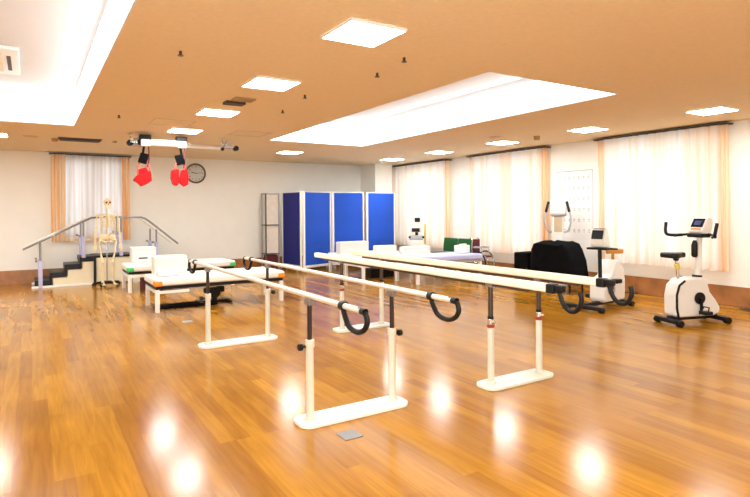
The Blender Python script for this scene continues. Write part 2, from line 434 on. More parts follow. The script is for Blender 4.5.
# cassette air conditioner inside the left recess and grille inside the middle one
t = thing('air_conditioner', (-0.56, 7.6, ZC + RD), 'white cassette air conditioner in the left ceiling recess', 'air conditioner')
MB().box(-0.46, 0.46, -0.62, 0.62, -0.05, -0.001).build('housing', M['vinyl'], t, bevel=0.015)
MB().box(-0.30, 0.30, -0.42, 0.42, -0.062, -0.05).build('grille', M['cream'], t, bevel=0.008)
for sx in (-1, 1):
    MB().box(sx * 0.36 - 0.02, sx * 0.36 + 0.02, -0.35, 0.35, -0.056, -0.049).build('air_slot', M['vent'], t, bevel=0.004)
    MB().box(sx * 0.18 - 0.02, sx * 0.18 + 0.02, -0.3, 0.3, -0.068, -0.061).build('air_slot', M['vent'], t, bevel=0.004)
t = thing('air_conditioner', (4.35, 7.0, ZC + RD), 'grey-white cassette air conditioner inside the middle ceiling recess', 'air conditioner')
MB().box(-0.42, 0.42, -0.55, 0.55, -0.05, -0.001).build('housing', M['recess'], t, bevel=0.015)
MB().box(-0.27, 0.27, -0.38, 0.38, -0.062, -0.05).build('grille', M['grey'], t, bevel=0.008)

# ------------------------------------------------------------------ parallel bars
def U(n, f): return [f(i / (n - 1)) for i in range(n)]
def parallel_bars(name, loc, xs, ys, ypl, z_rail, style, label):
    """loc origin on floor at the middle; xs: two rail x; ys: near/far frame y"""
    t = thing(name, loc, label, 'parallel bars')
    for y in ys:
        # base plate with rounded ends
        L, W = abs(xs[1] - xs[0]) / 2 + 0.10, 0.115; cx = (xs[0] + xs[1]) / 2
        pts = [(cx + L - 0.08 + 0.08 * math.sin(a), y + W - 0.08 + 0.08 * math.cos(a)) for a in [k * PI / 12 for k in range(7)]]
        pts += [(cx + L - 0.08 + 0.08 * math.cos(a), y - W + 0.08 - 0.08 * math.sin(a)) for a in [k * PI / 12 for k in range(7)]]
        pts += [(cx - L + 0.08 - 0.08 * math.sin(a), y - W + 0.08 - 0.08 * math.cos(a)) for a in [k * PI / 12 for k in range(7)]]
        pts += [(cx - L + 0.08 - 0.08 * math.cos(a), y + W - 0.08 + 0.08 * math.sin(a)) for a in [k * PI / 12 for k in range(7)]]
        MB().prism(pts, 0.0, 0.028, 'z').build('base_plate', M['white'] if style == 'a' else M['plate'], t, bevel=0.006)
        for i, x in enumerate(xs):
            sgn = -1 if i == 0 else 1
            zc = 0.56 if style == 'a' else 0.50
            p = MB().cyl((x, y, 0.028), (x, y, zc), 0.027, n=20).cyl((x, y, 0.028), (x, y, 0.05), 0.04, n=20).build('post', M['white_post'], t, bevel=0.003)
            MB().cyl((x, y, zc), (x, y, z_rail - 0.03), 0.0165 if style == 'a' else 0.021, n=14).build('inner_tube', M['darktube'] if style == 'a' else M['browntube'], p)
            if style == 'a':
                MB().cyl((x, y, 0.52), (x, y, 0.575), 0.033, n=16).build('collar', M['white_post'], p, bevel=0.004)
                xx = x + sgn * (1 if i == 1 else 1) * 0.0
                MB().cyl((x + sgn * 0.025, y, 0.53), (x + sgn * 0.06, y, 0.53), 0.009, n=10).cyl((x + sgn * 0.055, y, 0.53), (x + sgn * 0.085, y, 0.53), 0.024, n=14).build('clamp_knob', M['black'], p, bevel=0.004)
            else:
                MB().cyl((x, y, 0.49), (x, y, 0.515), 0.031, n=16).build('lower_ring', M['redring'], p, bevel=0.003)
                MB().cyl((x, y, 0.515), (x, y, 0.56), 0.026, n=16).cyl((x, y - 0.02, 0.535), (x, y - 0.05, 0.54), 0.010, n=10).build('collar', M['chrome'], p, bevel=0.003)
                MB().cyl((x, y, 0.56), (x, y, 0.585), 0.025, n=16).build('upper_ring', M['black'], p)
    for x in xs:
        y0, y1 = ypl
        if style == 'a':
            r = MB().tube([(x, y0, z_rail)] + [(x, y, z_rail) for y in (y0 + 0.3, (y0 + y1) / 2, y1 - 0.3)] + [(x, y1, z_rail)], 0.019, n=14).build('rail', M['steel_rail'], t)
        else:
            r = MB().box(x - 0.035, x + 0.035, y0, y1, z_rail - 0.032, z_rail + 0.03).build('rail', M['cream_rail'], t, bevel=0.014, seg=3)
            MB().box(x - 0.02, x + 0.02, y0 + 0.25, y1 - 0.25, z_rail - 0.052, z_rail - 0.033).build('underside_bar', M['browntube'], r, bevel=0.003)
        for y in ys: MB().box(x - 0.022, x + 0.022, y - 0.04, y + 0.04, z_rail - 0.062, z_rail - 0.018).build('rail_bracket', M['greymetal'], r, bevel=0.005)
        for s_, ye in ((-1, y0), (1, y1)) if style == 'a' else ((-1, y0),):
            if style == 'a':
                # hanging D-shaped grip
                pts = [(x, ye - s_ * 0.27, z_rail), (x, ye - s_ * 0.262, z_rail - 0.03), (x, ye - s_ * 0.235, z_rail - 0.075), (x, ye - s_ * 0.20, z_rail - 0.112),
                       (x, ye - s_ * 0.14, z_rail - 0.130), (x, ye - s_ * 0.07, z_rail - 0.128), (x, ye - s_ * 0.01, z_rail - 0.10),
                       (x, ye + s_ * 0.018, z_rail - 0.055), (x, ye - s_ * 0.0, z_rail - 0.012), (x, ye - s_ * 0.05, z_rail + 0.003), (x, ye - s_ * 0.08, z_rail + 0.003)]
                MB().tube(smooth_path(pts, 4), 0.0165, n=10).cyl((x, ye - s_ * 0.285, z_rail), (x, ye - s_ * 0.245, z_rail), 0.030, n=14).cyl((x, ye - s_ * 0.045, z_rail), (x, ye - s_ * 0.0, z_rail), 0.0205, n=14).build('grip_loop', M['black'], r)
            else:
                MB().box(x - 0.038, x + 0.038, ye - 0.07 if s_ > 0 else ye, ye if s_ > 0 else ye + 0.07, z_rail - 0.036, z_rail + 0.033).box(x - 0.024, x + 0.024, ye - 0.01 if s_ > 0 else ye - 0.07, ye + 0.07 if s_ > 0 else ye + 0.01, z_rail - 0.02, z_rail + 0.028).build('end_cap', M['black'], r, bevel=0.01)
                pts = [(x, ye + s_ * 0.02, z_rail - 0.01), (x, ye + s_ * 0.04, z_rail - 0.05), (x, ye + s_ * 0.06, z_rail - 0.10), (x, ye + s_ * 0.105, z_rail - 0.14),
                       (x, ye + s_ * 0.16, z_rail - 0.14), (x, ye + s_ * 0.20, z_rail - 0.10), (x, ye + s_ * 0.215, z_rail - 0.05), (x, ye + s_ * 0.205, z_rail - 0.005)]
                MB().tube(smooth_path(pts, 4), 0.017, n=10).build('grip_loop', M['black'], r)
    return t
def smooth_path(pts, k):
    P = [Vector(p) for p in pts]; out = []
    for i in range(len(P) - 1):
        a = P[max(i - 1, 0)]; b = P[i]; c = P[i + 1]; d = P[min(i + 2, len(P) - 1)]
        for j in range(k):
            t = j / k
            out.append(0.5 * ((2 * b) + (-a + c) * t + (2 * a - 5 * b + 4 * c - d) * t * t + (-a + 3 * b - 3 * c + d) * t ** 3))
    out.append(P[-1]); return out
parallel_bars('parallel_bars', (1.97, 4.7, 0), (-0.35, 0.33), (-1.25, 1.32), (-2.0, 2.12), 0.875, 'a',
              'parallel walking bars with thin steel rails and hanging black loop grips, on white posts')
parallel_bars('parallel_bars', (3.50, 4.7, 0), (-0.295, 0.28), (-1.36, 1.2), (-2.03, 1.9), 0.885, 'b',
              'parallel walking bars with thick cream beams and black end grips, on cream posts')

# ------------------------------------------------------------------ treatment tables
def treatment_table(x, y, L, W, z, label, top, frame, caps, side=None):
    """origin at front-left foot corner"""
    t = thing('treatment_table', (x, y, 0), label, 'treatment table', group='low treatment tables')
    th = 0.115
    f = MB()
    f.box(0.03, L - 0.03, 0.03, 0.07, z - th - 0.05, z - th).box(0.03, L - 0.03, W - 0.07, W - 0.03, z - th - 0.05, z - th)
    f.box(0.03, 0.07, 0.07, W - 0.07, z - th - 0.05, z - th).box(L - 0.07, L - 0.03, 0.07, W - 0.07, z - th - 0.05, z - th)
    f.build('bed_frame', M['black'] if frame == 'dark' else M['grey'], t, smooth=False)  # black puts the shadow line below the mattress into the frame colour
    for lx in (0.05, L - 0.05):
        for ly in (0.05, W - 0.05):
            MB().box(lx - 0.03, lx + 0.03, ly - 0.03, ly + 0.03, 0.0, z - th - 0.05).build('leg', M['white'], t, bevel=0.006)
    MB().box(0.03, 0.5, 0.025, 0.055, z - th - 0.11, z - th - 0.07).box(0.03, 0.06, 0.05, W - 0.05, z - th - 0.11, z - th - 0.07).build('end_rail', M['white'], t, bevel=0.004)
    MB().box(0, L, 0, W, z - th, z).build('mattress', top, t, bevel=0.035, seg=4)
    if caps:
        for cx0, cx1 in ((-0.004, 0.13), (L - 0.13, L + 0.004)):
            MB().box(cx0, cx1, -0.004, 0.10, z - th - 0.004, z - 0.025).build('corner_pad', caps, t, bevel=0.03, seg=3)
    return t
treatment_table(1.50, 8.42, 2.02, 0.86, 0.50, 'low white treatment table with orange corner pads behind the steel-railed bars', M['vinyl'], 'dark', M['orange'])
treatment_table(1.47, 10.82, 2.0, 0.86, 0.50, 'low white treatment table with green corner pads beside the skeleton', M['vinyl'], 'dark', M['green'])
treatment_table(6.42, 8.72, 1.75, 0.82, 0.54, 'low lavender-topped treatment table in front of the green chairs', M['lavender'], 'grey', None)
treatment_table(5.85, 9.86, 1.95, 0.84, 0.50, 'low white treatment table between the lavender one and the blue screens', M['vinyl'], 'dark', None)
treatment_table(6.10, 11.25, 1.65, 0.70, 0.47, 'low white treatment table right against the blue folding screen', M['vinyl'], 'dark', None)

def block(x0, x1, y0, y1, z0, z1, label, m=None, strap=False):
    t = thing('padded_block', ((x0 + x1) / 2, (y0 + y1) / 2, z0), label, 'cushion', group='padded cushion blocks')
    w, d, h = (x1 - x0) / 2, (y1 - y0) / 2, z1 - z0
    MB().box(-w, w, -d, d, 0, h).build('pad', m or M['vinyl'], t, bevel=0.025, seg=3)
    MB().tube([(-w - 0.001, -d - 0.001, h - 0.03), (w + 0.001, -d - 0.001, h - 0.03)], 0.004, n=6).build('piping', M['vinylshade'], t)
    if strap: MB().box(-0.10, 0.06, -d - 0.006, -d, 0.08, 0.105).build('strap', M['black'], t)
block(1.60, 2.10, 8.98, 9.22, 0.50, 0.785, 'white padded cushion block on the orange-cornered treatment table', M['vinylshade'])
block(1.62, 2.06, 11.32, 11.60, 0.50, 0.80, 'white padded cushion block with a black strap on the green-cornered table', strap=True)
block(6.18, 6.98, 11.45, 11.67, 0.47, 0.74, 'long white cushion block against the blue folding screen')
block(6.45, 6.95, 10.2, 10.42, 0.50, 0.70, 'white cushion block on the middle table in front of the right end of the screen')
block(7.02, 7.75, 10.0, 10.22, 0.50, 0.66, 'low white cushion block behind the lavender table')
p = MB().box(-0.16, 0.16, -0.11, 0.11, 0.0, 0.085).build('pillow', M['vinyl'], bevel=0.035, seg=4, loc=(1.75, 8.72, 0.50))
tag(p, 'small white pillow at the left end of the orange-cornered treatment table', 'pillow')

# things on the floor under / beside the first table
t = thing('exercise_pedals', (2.52, 8.98, 0), 'black pedal exerciser on the floor under the orange-cornered table', 'exerciser')
MB().box(-0.26, 0.24, -0.05, 0.05, 0, 0.04).box(-0.26, -0.2, -0.2, 0.2, 0, 0.035).box(0.18, 0.24, -0.2, 0.2, 0, 0.035).build('base', M['black'], t, bevel=0.01)
MB().cyl((0, -0.06, 0.16), (0, 0.06, 0.16), 0.09, n=20).box(-0.04, 0.04, -0.04, 0.04, 0.03, 0.12).build('drive_case', M['black'], t, bevel=0.01)
MB().box(-0.20, -0.05, -0.16, -0.08, 0.17, 0.26).build('pedal', M['black'], t, bevel=0.02)
MB().box(0.06, 0.20, 0.08, 0.16, 0.14, 0.24).build('pedal', M['black'], t, bevel=0.02)
o = MB().prism([(-0.45, -0.16), (0.5, -0.2), (0.52, 0.12), (0.1, 0.2), (-0.4, 0.15)], 0.0, 0.03, 'z').build('floor_mat', M['blackcloth'], bevel=0.01, loc=(2.0, 8.9, 0))
tag(o, 'folded black mat lying under the orange-cornered treatment table', 'mat')
o = MB().box(-0.2, 0.2, -0.2, 0.2, 0, 0.22).build('storage_box', M['maroon'], bevel=0.01, loc=(1.98, 11.25, 0))
tag(o, 'dark box stored on the floor under the green-cornered table', 'box')
o = MB().box(-0.3, 0.3, -0.18, 0.18, 0, 0.20).build('storage_box', M['black'], bevel=0.01, loc=(6.55, 10.35, 0))
tag(o, 'dark box stored on the floor under the middle white table', 'box')

# ------------------------------------------------------------------ training stairs
t = thing('training_stairs', (0, 0, 0), 'cream training stairs with black treads, lilac posts and steel handrails', 'stairs')
ya, yb = 12.62, 13.36
H = [0.145, 0.29, 0.435, 0.58]; xs = [0.06, 0.32, 0.58, 0.84]; XP0, XP1 = 1.10, 1.82
side = [(0.36, 0.03)]
for x, h in list(zip(xs, H))[1:]: side += [(x + 0.04, h - 0.095), (x + 0.30 if x < 0.8 else XP0, h - 0.095)]
side += [(XP0, 0.03)]
def flight(mirror):
    f = (lambda x: x) if not mirror else (lambda x: XP0 + XP1 - x)
    MB().prism([(f(a), b) for a, b in side], ya, ya + 0.03, 'y').build('side_panel', M['cream'], t, smooth=False)
    MB().prism([(f(a), b) for a, b in side], yb - 0.03, yb, 'y').build('side_panel', M['cream'], t, smooth=False)
    for x, h in zip(xs, H):
        a, b_ = sorted((f(x), f(x + 0.265)))
        MB().box(a - 0.01, b_ + 0.01, ya - 0.01, yb + 0.01, h - 0.105, h).build('tread', M['black'], t, bevel=0.006)
        a, b_ = sorted((f(x), f(x + 0.02)))
        MB().box(a, b_, ya + 0.03, yb - 0.03, h - 0.145, h - 0.105).build('riser', M['black'], t)
    a, b_ = sorted((f(0.0), f(XP0)))
    MB().box(a, b_, ya - 0.03, ya, 0.0, 0.04).build('base_strip', M['white'], t, bevel=0.004)
    MB().box(a, b_, yb, yb + 0.03, 0.0, 0.04).build('base_strip', M['white'], t, bevel=0.004)
flight(False); flight(True)
MB().box(XP0 + 0.03, XP1 - 0.02, ya - 0.005, yb, 0.02, 0.545).build('platform', M['cream'], t, bevel=0.005)
MB().box(XP0 - 0.02, XP1 + 0.02, ya - 0.02, yb + 0.02, 0.545, 0.59).build('platform_top', M['black'], t, bevel=0.005)
MB().box(XP0 - 0.02, XP0 + 0.025, ya - 0.03, ya - 0.008, 0, 0.56).build('corner_strip', M['black'], t)
for y in (ya - 0.01, yb - 0.02):
    for px, zb, zt in ((0.15, 0.0, 0.885), (0.90, 0.56, 1.29), (1.60, 0.57, 1.375), (2.30, 0.42, 1.10)):
        p = MB().box(px - 0.035, px + 0.035, y - 0.03, y + 0.03, zb, zb + (zt - zb) * 0.6).build('rail_post', M['lilac'], t, bevel=0.008)
        MB().cyl((px, y, zb + (zt - zb) * 0.58), (px, y, zt), 0.018, n=12).build('inner_tube', M['greymetal'], p)
        MB().cyl((px - 0.05, y - 0.01, zb + (zt - zb) * 0.6), (px - 0.09, y - 0.01, zb + (zt - zb) * 0.6), 0.022, n=10).build('clamp_knob', M['greymetal'], p)
    pts = [(-0.14, y, 0.765), (0.95, y, 1.32), (1.08, y, 1.365), (1.22, y, 1.375), (1.9, y, 1.375), (2.02, y, 1.36), (2.16, y, 1.28), (2.75, y, 0.78)]
    MB().tube(smooth_path(pts, 4), 0.02, n=10).build('handrail', M['steel_rail'] if y > 13 else M['greymetal'], t)
    
# ------------------------------------------------------------------ skeleton model
def skeleton():
    t = thing('skeleton_model', (1.30, 12.20, 0), 'life-size model skeleton on a stand in front of the training stairs', 'skeleton', rz=0.1)
    s = thing_part('stand', t)
    MB().cyl((0, 0.07, 0.06), (0, 0.07, 1.60), 0.011, n=10).build('pole', M['chrome'], s)
    b = MB()
    for k in range(5):
        a = k * 2 * PI / 5 + PI / 2
        b.tube([(0, 0.07, 0.075), (0.25 * math.cos(a), 0.07 + 0.25 * math.sin(a), 0.06)], [0.028, 0.02], n=8)
        b.ball((0.25 * math.cos(a), 0.07 + 0.25 * math.sin(a), 0.03), 0.03, n=10)
    b.build('caster_base', M['black'], s)
    # skull
    b = MB().ball((0, 0.0, 1.68), 0.085, (0.85, 1.05, 0.98), 20).box(-0.045, 0.045, -0.085, -0.02, 1.565, 1.635)
    b.ball((0, -0.055, 1.615), 0.05, (1, 0.8, 1.1), 12)
    sk = b.build('skull', M['bone'], t)
    MB().ball((-0.032, -0.082, 1.672), 0.020).ball((0.032, -0.082, 1.672), 0.020).ball((0, -0.092, 1.637), 0.011).build('eye_socket', M['maroon'], sk)
    MB().prism([(-0.038, 1.605), (0.038, 1.605), (0.034, 1.565), (0.015, 1.55), (-0.015, 1.55), (-0.034, 1.565)], -0.10, -0.05, 'y').build('jaw', M['bone'], sk, bevel=0.006)
    # spine
    b = MB()
    for k in range(24):
        z = 0.99 + k * 0.0245; y = 0.035 + 0.022 * math.sin(k / 24 * 2 * PI)
        b.cyl((0, y, z), (0, y, z + 0.018), 0.020 if k < 8 else 0.016, n=8)
    b.tube([(0, 0.035, 0.98), (0, 0.05, 1.2), (0, 0.03, 1.58)], 0.010, n=6)
    b.build('spine', M['bone'], t)
    # ribcage
    b = MB()
    for k in range(10):
        z = 1.42 - k * 0.034; w = 0.075 + 0.07 * math.sin(min(1, (k + 1.5) / 7) * PI / 2); dpt = 0.06 + 0.045 * math.sin(min(1, (k + 1) / 6) * PI / 2)
        for sx in (-1, 1):
            end = 0.92 if k < 7 else 0.62
            pts = []
            for j in range(9):
                a = PI * end * j / 8
                pts.append((sx * w * math.sin(a), 0.045 - dpt * (1 - math.cos(a)) * 0.95 , z + 0.03 - 0.05 * math.sin(a / 2)))
            b.tube(pts, 0.0075, n=6)
    b.prism([(-0.022, 1.42), (0.022, 1.42), (0.016, 1.22), (0, 1.18), (-0.016, 1.22)], -0.145, -0.13, 'y')
    b.build('ribcage', M['bone'], t)
    # pelvis
    b = MB()
    for sx in (-1, 1):
        b.ball((sx * 0.085, 0.0, 0.985), 0.075, (0.95, 0.45, 0.95), 12)
        b.tube([(sx * 0.10, 0, 0.93), (sx * 0.06, -0.03, 0.88), (sx * 0.01, -0.05, 0.90)], 0.017, n=8)
    b.ball((0, 0.04, 0.96), 0.045, (1, 0.7, 1.4), 10)
    b.build('pelvis', M['bone'], t)
    for sx in (-1, 1):
        # clavicle, scapula, humerus, forearm, hand
        b = MB().tube([(0, -0.06, 1.43), (sx * 0.10, -0.05, 1.455), (sx * 0.18, -0.01, 1.45)], 0.009, n=6)
        b.prism([(sx * 0.07, 1.42), (sx * 0.17, 1.44), (sx * 0.10, 1.27)], 0.05, 0.062, 'y')
        b.tube([(sx * 0.185, 0, 1.43), (sx * 0.195, 0, 1.38), (sx * 0.205, 0, 1.2), (sx * 0.215, 0, 1.12)], [0.026, 0.013, 0.012, 0.022], n=8)
        b.tube([(sx * 0.205, 0, 1.11), (sx * 0.22, -0.02, 0.98), (sx * 0.225, -0.03, 0.87)], [0.013, 0.009, 0.012], n=7)
        b.tube([(sx * 0.227, 0.01, 1.11), (sx * 0.238, -0.0, 0.98), (sx * 0.24, -0.02, 0.87)], [0.013, 0.008, 0.010], n=7)
        b.ball((sx * 0.233, -0.025, 0.845), 0.024, (1, 0.5, 0.9), 10)
        for q in range(5):
            b.tube([(sx * (0.215 + q * 0.010), -0.025, 0.835), (sx * (0.212 + q * 0.013), -0.03, 0.78), (sx * (0.212 + q * 0.013), -0.04, 0.80 - (0.11 if q else 0.05))], 0.006, n=5)
        b.build('arm', M['bone'], t)
        b = MB().ball((sx * 0.125, 0, 0.925), 0.03, n=10)
        b.tube([(sx * 0.13, 0, 0.925), (sx * 0.155, 0, 0.89), (sx * 0.135, 0, 0.7), (sx * 0.10, 0, 0.52), (sx * 0.097, 0, 0.49)], [0.016, 0.022, 0.0145, 0.022, 0.034], n=9)
        b.tube([(sx * 0.092, 0, 0.47), (sx * 0.09, 0, 0.43), (sx * 0.088, 0, 0.14), (sx * 0.086, 0, 0.10)], [0.033, 0.016, 0.012, 0.022], n=8)
        b.tube([(sx * 0.125, 0.01, 0.46), (sx * 0.118, 0.01, 0.12)], 0.007, n=6)
        b.tube([(sx * 0.09, 0.05, 0.065), (sx * 0.095, 0, 0.085), (sx * 0.10, -0.08, 0.06), (sx * 0.11, -0.15, 0.045)], [0.024, 0.028, 0.024, 0.016], n=8)
        for q in range(5):
            b.tube([(sx * (0.085 + q * 0.012), -0.13, 0.05), (sx * (0.082 + q * 0.015), -0.20, 0.042)], 0.008, n=5)
        b.build('leg', M['bone'], t)
def thing_part(name, parent):
    o = bpy.data.objects.new(name, None); COL.objects.link(o); o.parent = parent; o.empty_display_size = 0.1; return o
skeleton()

# ------------------------------------------------------------------ sling rail
YS, ZS = 9.75, 2.61
t = thing('sling_rail', (0, YS, ZS), 'steel overhead sling suspension frame hung from the ceiling with pulley units', 'sling frame')
for y in (-0.18, 0.18):
    MB().box(1.36, 3.06, y - 0.012, y + 0.012, -0.018, 0.018).build('rail', M['chrome'] if y < 0 else M['steel_rail'], t, bevel=0.004)
for x in (1.38, 1.66, 2.2, 2.9):
    MB().box(x - 0.02, x + 0.02, -0.2, 0.2, 0.022, 0.05).build('cross_bar', M['steel_rail'], t, bevel=0.004)
    MB().cyl((x, 0, 0.05), (x, 0, ZC - ZS), 0.014, n=10).cyl((x, 0, ZC - ZS - 0.015), (x, 0, ZC - ZS - 0.001), 0.04, n=14).build('hanger_rod', M['chrome'], t)
b = MB().box(1.42, 1.60, -0.13, 0.13, -0.05, 0.08).build('winch_unit', M['grey'], t, bevel=0.015)
MB().cyl((1.36, -0.19, -0.02), (1.36, -0.11, -0.02), 0.05, n=18).cyl((1.52, -0.20, 0.0), (1.52, -0.14, 0.0), 0.055, n=18).build('pulley_wheel', M['black'], b)
b = MB().box(2.94, 3.06, -0.1, 0.1, -0.02, 0.09).build('end_bracket', M['grey'], t, bevel=0.01)
MB().cyl((3.09, -0.2, -0.02), (3.09, -0.12, -0.02), 0.045, n=18).cyl((2.84, -0.22, -0.05), (2.84, -0.19, -0.05), 0.03, n=16).build('pulley_wheel', M['black'], b)
MB().cyl((2.84, -0.2, -0.07), (2.92, -0.2, 0.1), 0.012, n=10).build('lever', M['greymetal'], b)
MB().cyl((1.66, -0.20, 0.0), (2.10, -0.20, 0.0), 0.055, n=20).build('drive_tube', M['white'], t, bevel=0.006)
for x in (1.58, 2.15):
    b = MB().box(x - 0.09, x + 0.09, -0.24, -0.12, 0.03, 0.12).build('trolley', M['black'], t, bevel=0.015)
    MB().box(x - 0.07, x + 0.07, -0.26, -0.20, -0.07, 0.04).build('trolley_cover', M['white'], b, bevel=0.01)
def sling(x, label, mirror=1):
    t = thing('exercise_sling', (x, YS - 0.21, ZS - 0.075), label, 'sling', group='red suspension slings')
    m = mirror; t.scale = (1, 1, 0.92)
    MB().tube(smooth_path([(0.0, 0, 0), (-0.015 * m, 0, -0.10), (-0.03 * m, 0, -0.22)], 3), 0.020, n=8).box(-0.075, 0.055, -0.03, 0.03, -0.30, -0.12, rot=Matrix.Rotation(0.25 * m, 3, 'Y')).build('strap_bag', M['blackcloth'], t, bevel=0.015)
    MB().tube(smooth_path([(0.07, 0, 0.02), (0.075, 0, -0.2), (0.05, 0, -0.36)], 3), 0.013, n=8).build('side_strap', M['maroon'], t)
    MB().tube(smooth_path([(-0.05, 0, -0.26), (-0.095, 0, -0.36), (-0.10, 0, -0.52)], 3), 0.011, n=8).tube(smooth_path([(0.03, 0, -0.26), (0.08, 0, -0.38), (0.085, 0, -0.52)], 3), 0.013, n=8).build('webbing_loop', M['pinkred'], t)
    if m > 0:
        MB().prism([(-0.17, -0.60), (-0.12, -0.52), (-0.02, -0.46), (0.095, -0.43), (0.11, -0.60), (0.04, -0.66), (-0.05, -0.71), (-0.10, -0.65)], -0.07, 0.05, 'y').build('folded_pad', M['red'], t, bevel=0.014, seg=2)
        MB().prism([(-0.08, -0.40), (0.03, -0.36), (0.07, -0.44), (0.05, -0.58), (-0.07, -0.60)], 0.0, 0.08, 'y').build('folded_pad', M['red'], t, bevel=0.014, seg=2)
    else:
        MB().prism([(-0.15, -0.40), (-0.04, -0.38), (-0.03, -0.62), (-0.07, -0.69), (-0.13, -0.66), (-0.16, -0.55)], -0.07, 0.05, 'y').build('folded_pad', M['red'], t, bevel=0.014, seg=2)
        MB().prism([(0.01, -0.40), (0.10, -0.36), (0.125, -0.50), (0.12, -0.66), (0.05, -0.70), (-0.02, -0.62)], -0.04, 0.07, 'y').build('folded_pad', M['red'], t, bevel=0.014, seg=2)
sling(1.56, 'red suspension sling hanging nearest the window curtain', 1)
sling(2.13, 'red suspension sling hanging beside the wall clock', -1)

# ------------------------------------------------------------------ wall clock
t = thing('wall_clock', (3.385, Y1, 2.41), 'round wall clock with white face and dark rim on the back wall', 'clock')
MB().cyl((0, -0.02, 0), (0, -0.001, 0), 0.225, n=48).build('case', M['clockrim'], t)
ring = [(0.222 * math.cos(a), -0.03, 0.222 * math.sin(a)) for a in [k * 2 * PI / 48 for k in range(48)]]
MB().tube(ring, 0.022, n=8, closed=True).build('rim', M['clockrim'], t)
MB().cyl((0, -0.026, 0), (0, -0.02, 0), 0.205, n=48).build('dial', M['clockface'], t)
def text_mesh(s, size, m, parent, loc, rot, name):
    cu = bpy.data.curves.new(name, 'FONT'); cu.body = s; cu.size = size; cu.align_x = 'CENTER'; cu.align_y = 'CENTER'; cu.extrude = 0.001
    o = bpy.data.objects.new(name, cu); COL.objects.link(o)
    dg = bpy.context.evaluated_depsgraph_get(); me = bpy.data.meshes.new_from_object(o.evaluated_get(dg))
    bpy.data.objects.remove(o)
    me.materials.clear(); me.materials.append(m)
    q = bpy.data.objects.new(name, me); COL.objects.link(q); q.parent = parent; q.location = loc; q.rotation_euler = rot
    return q
for h in range(1, 13):
    a = PI / 2 - h * PI / 6
    text_mesh(str(h), 0.055, M['black'], t, (0.165 * math.cos(a), -0.028, 0.165 * math.sin(a)), (PI / 2, 0, 0), 'numeral')
MB().box(-0.008, 0.008, -0.034, -0.030, -0.02, 0.11, rot=Matrix.Rotation(-1.35, 3, 'Y'), piv=(0, -0.032, 0)).build('hour_hand', M['black'], t)
MB().box(-0.005, 0.005, -0.039, -0.035, -0.03, 0.155, rot=Matrix.Rotation(1.45, 3, 'Y'), piv=(0, -0.037, 0)).build('minute_hand', M['black'], t)

# ------------------------------------------------------------------ folding screen
t = thing('folding_screen', (0, 0, 0), 'tall blue fabric folding screen with white frames, standing in four zigzag panels', 'folding screen')
Z0s, Z1s = 0.10, 1.96
def screen_panel(a, b_, m):
    a = Vector((a[0], a[1], 0)); b_ = Vector((b_[0], b_[1], 0)); d = b_ - a; L = d.length; an = math.atan2(d.y, d.x)
    p = thing_part('panel', t); p.location = a; p.rotation_euler.z = an
    f = MB().box(0, 0.055, -0.02, 0.02, Z0s, Z1s).box(L - 0.035, L, -0.02, 0.02, Z0s, Z1s).box(0.055, L - 0.035, -0.02, 0.02, Z0s, Z0s + 0.06).box(0.055, L - 0.035, -0.02, 0.02, Z1s - 0.025, Z1s)
    f.build('frame', M['white'], p, bevel=0.004)
    MB().box(0.055, L - 0.035, -0.012, 0.012, Z0s + 0.06, Z1s - 0.025).build('fabric', m, p, smooth=False)
    for x in (0.06, L - 0.06):
        MB().box(x - 0.02, x + 0.02, -0.10, 0.10, 0.06, 0.09).cyl((x, -0.09, 0.03), (x, -0.07, 0.03), 0.03, n=12).cyl((x, 0.07, 0.03), (x, 0.09, 0.03), 0.03, n=12).box(x - 0.012, x + 0.012, -0.012, 0.012, 0.08, Z0s + 0.01).build('foot', M['grey'], p, bevel=0.003)
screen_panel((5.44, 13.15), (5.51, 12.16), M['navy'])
screen_panel((5.54, 12.12), (6.45, 12.45), M['blue'])
screen_panel((6.49, 12.45), (7.32, 12.25), M['blue'])
screen_panel((7.37, 12.22), (8.34, 12.34), M['blue'])

# ------------------------------------------------------------------ rack beside the screen
t = thing('shelf_rack', (5.13, 13.2, 0), 'narrow dark-framed rack with cream panels left of the blue screen', 'rack')
for x in (-0.17, 0.17):
    for y in (-0.14, 0.14): MB().box(x - 0.014, x + 0.014, y - 0.014, y + 0.014, 0, 1.93).build('upright', M['clockrim'] if (y < 0 and x < 0) else M['alu'], t)
for z, mm in ((0.40, 'clockrim'), (1.12, 'clockrim'), (1.91, 'alu')): MB().box(-0.184, 0.184, -0.154, 0.154, z, z + 0.025).build('shelf', M[mm], t, bevel=0.003)
MB().box(-0.155, 0.155, -0.12, -0.10, 0.43, 1.115).build('panel', M['whiterack'], t, smooth=False)
MB().box(-0.155, 0.155, -0.12, -0.10, 1.15, 1.90).build('panel', M['whiterack'], t, smooth=False)
MB().box(-0.15, 0.15, -0.12, 0.09, 0.06, 0.38).build('bin', M['maroon'], t, bevel=0.01)

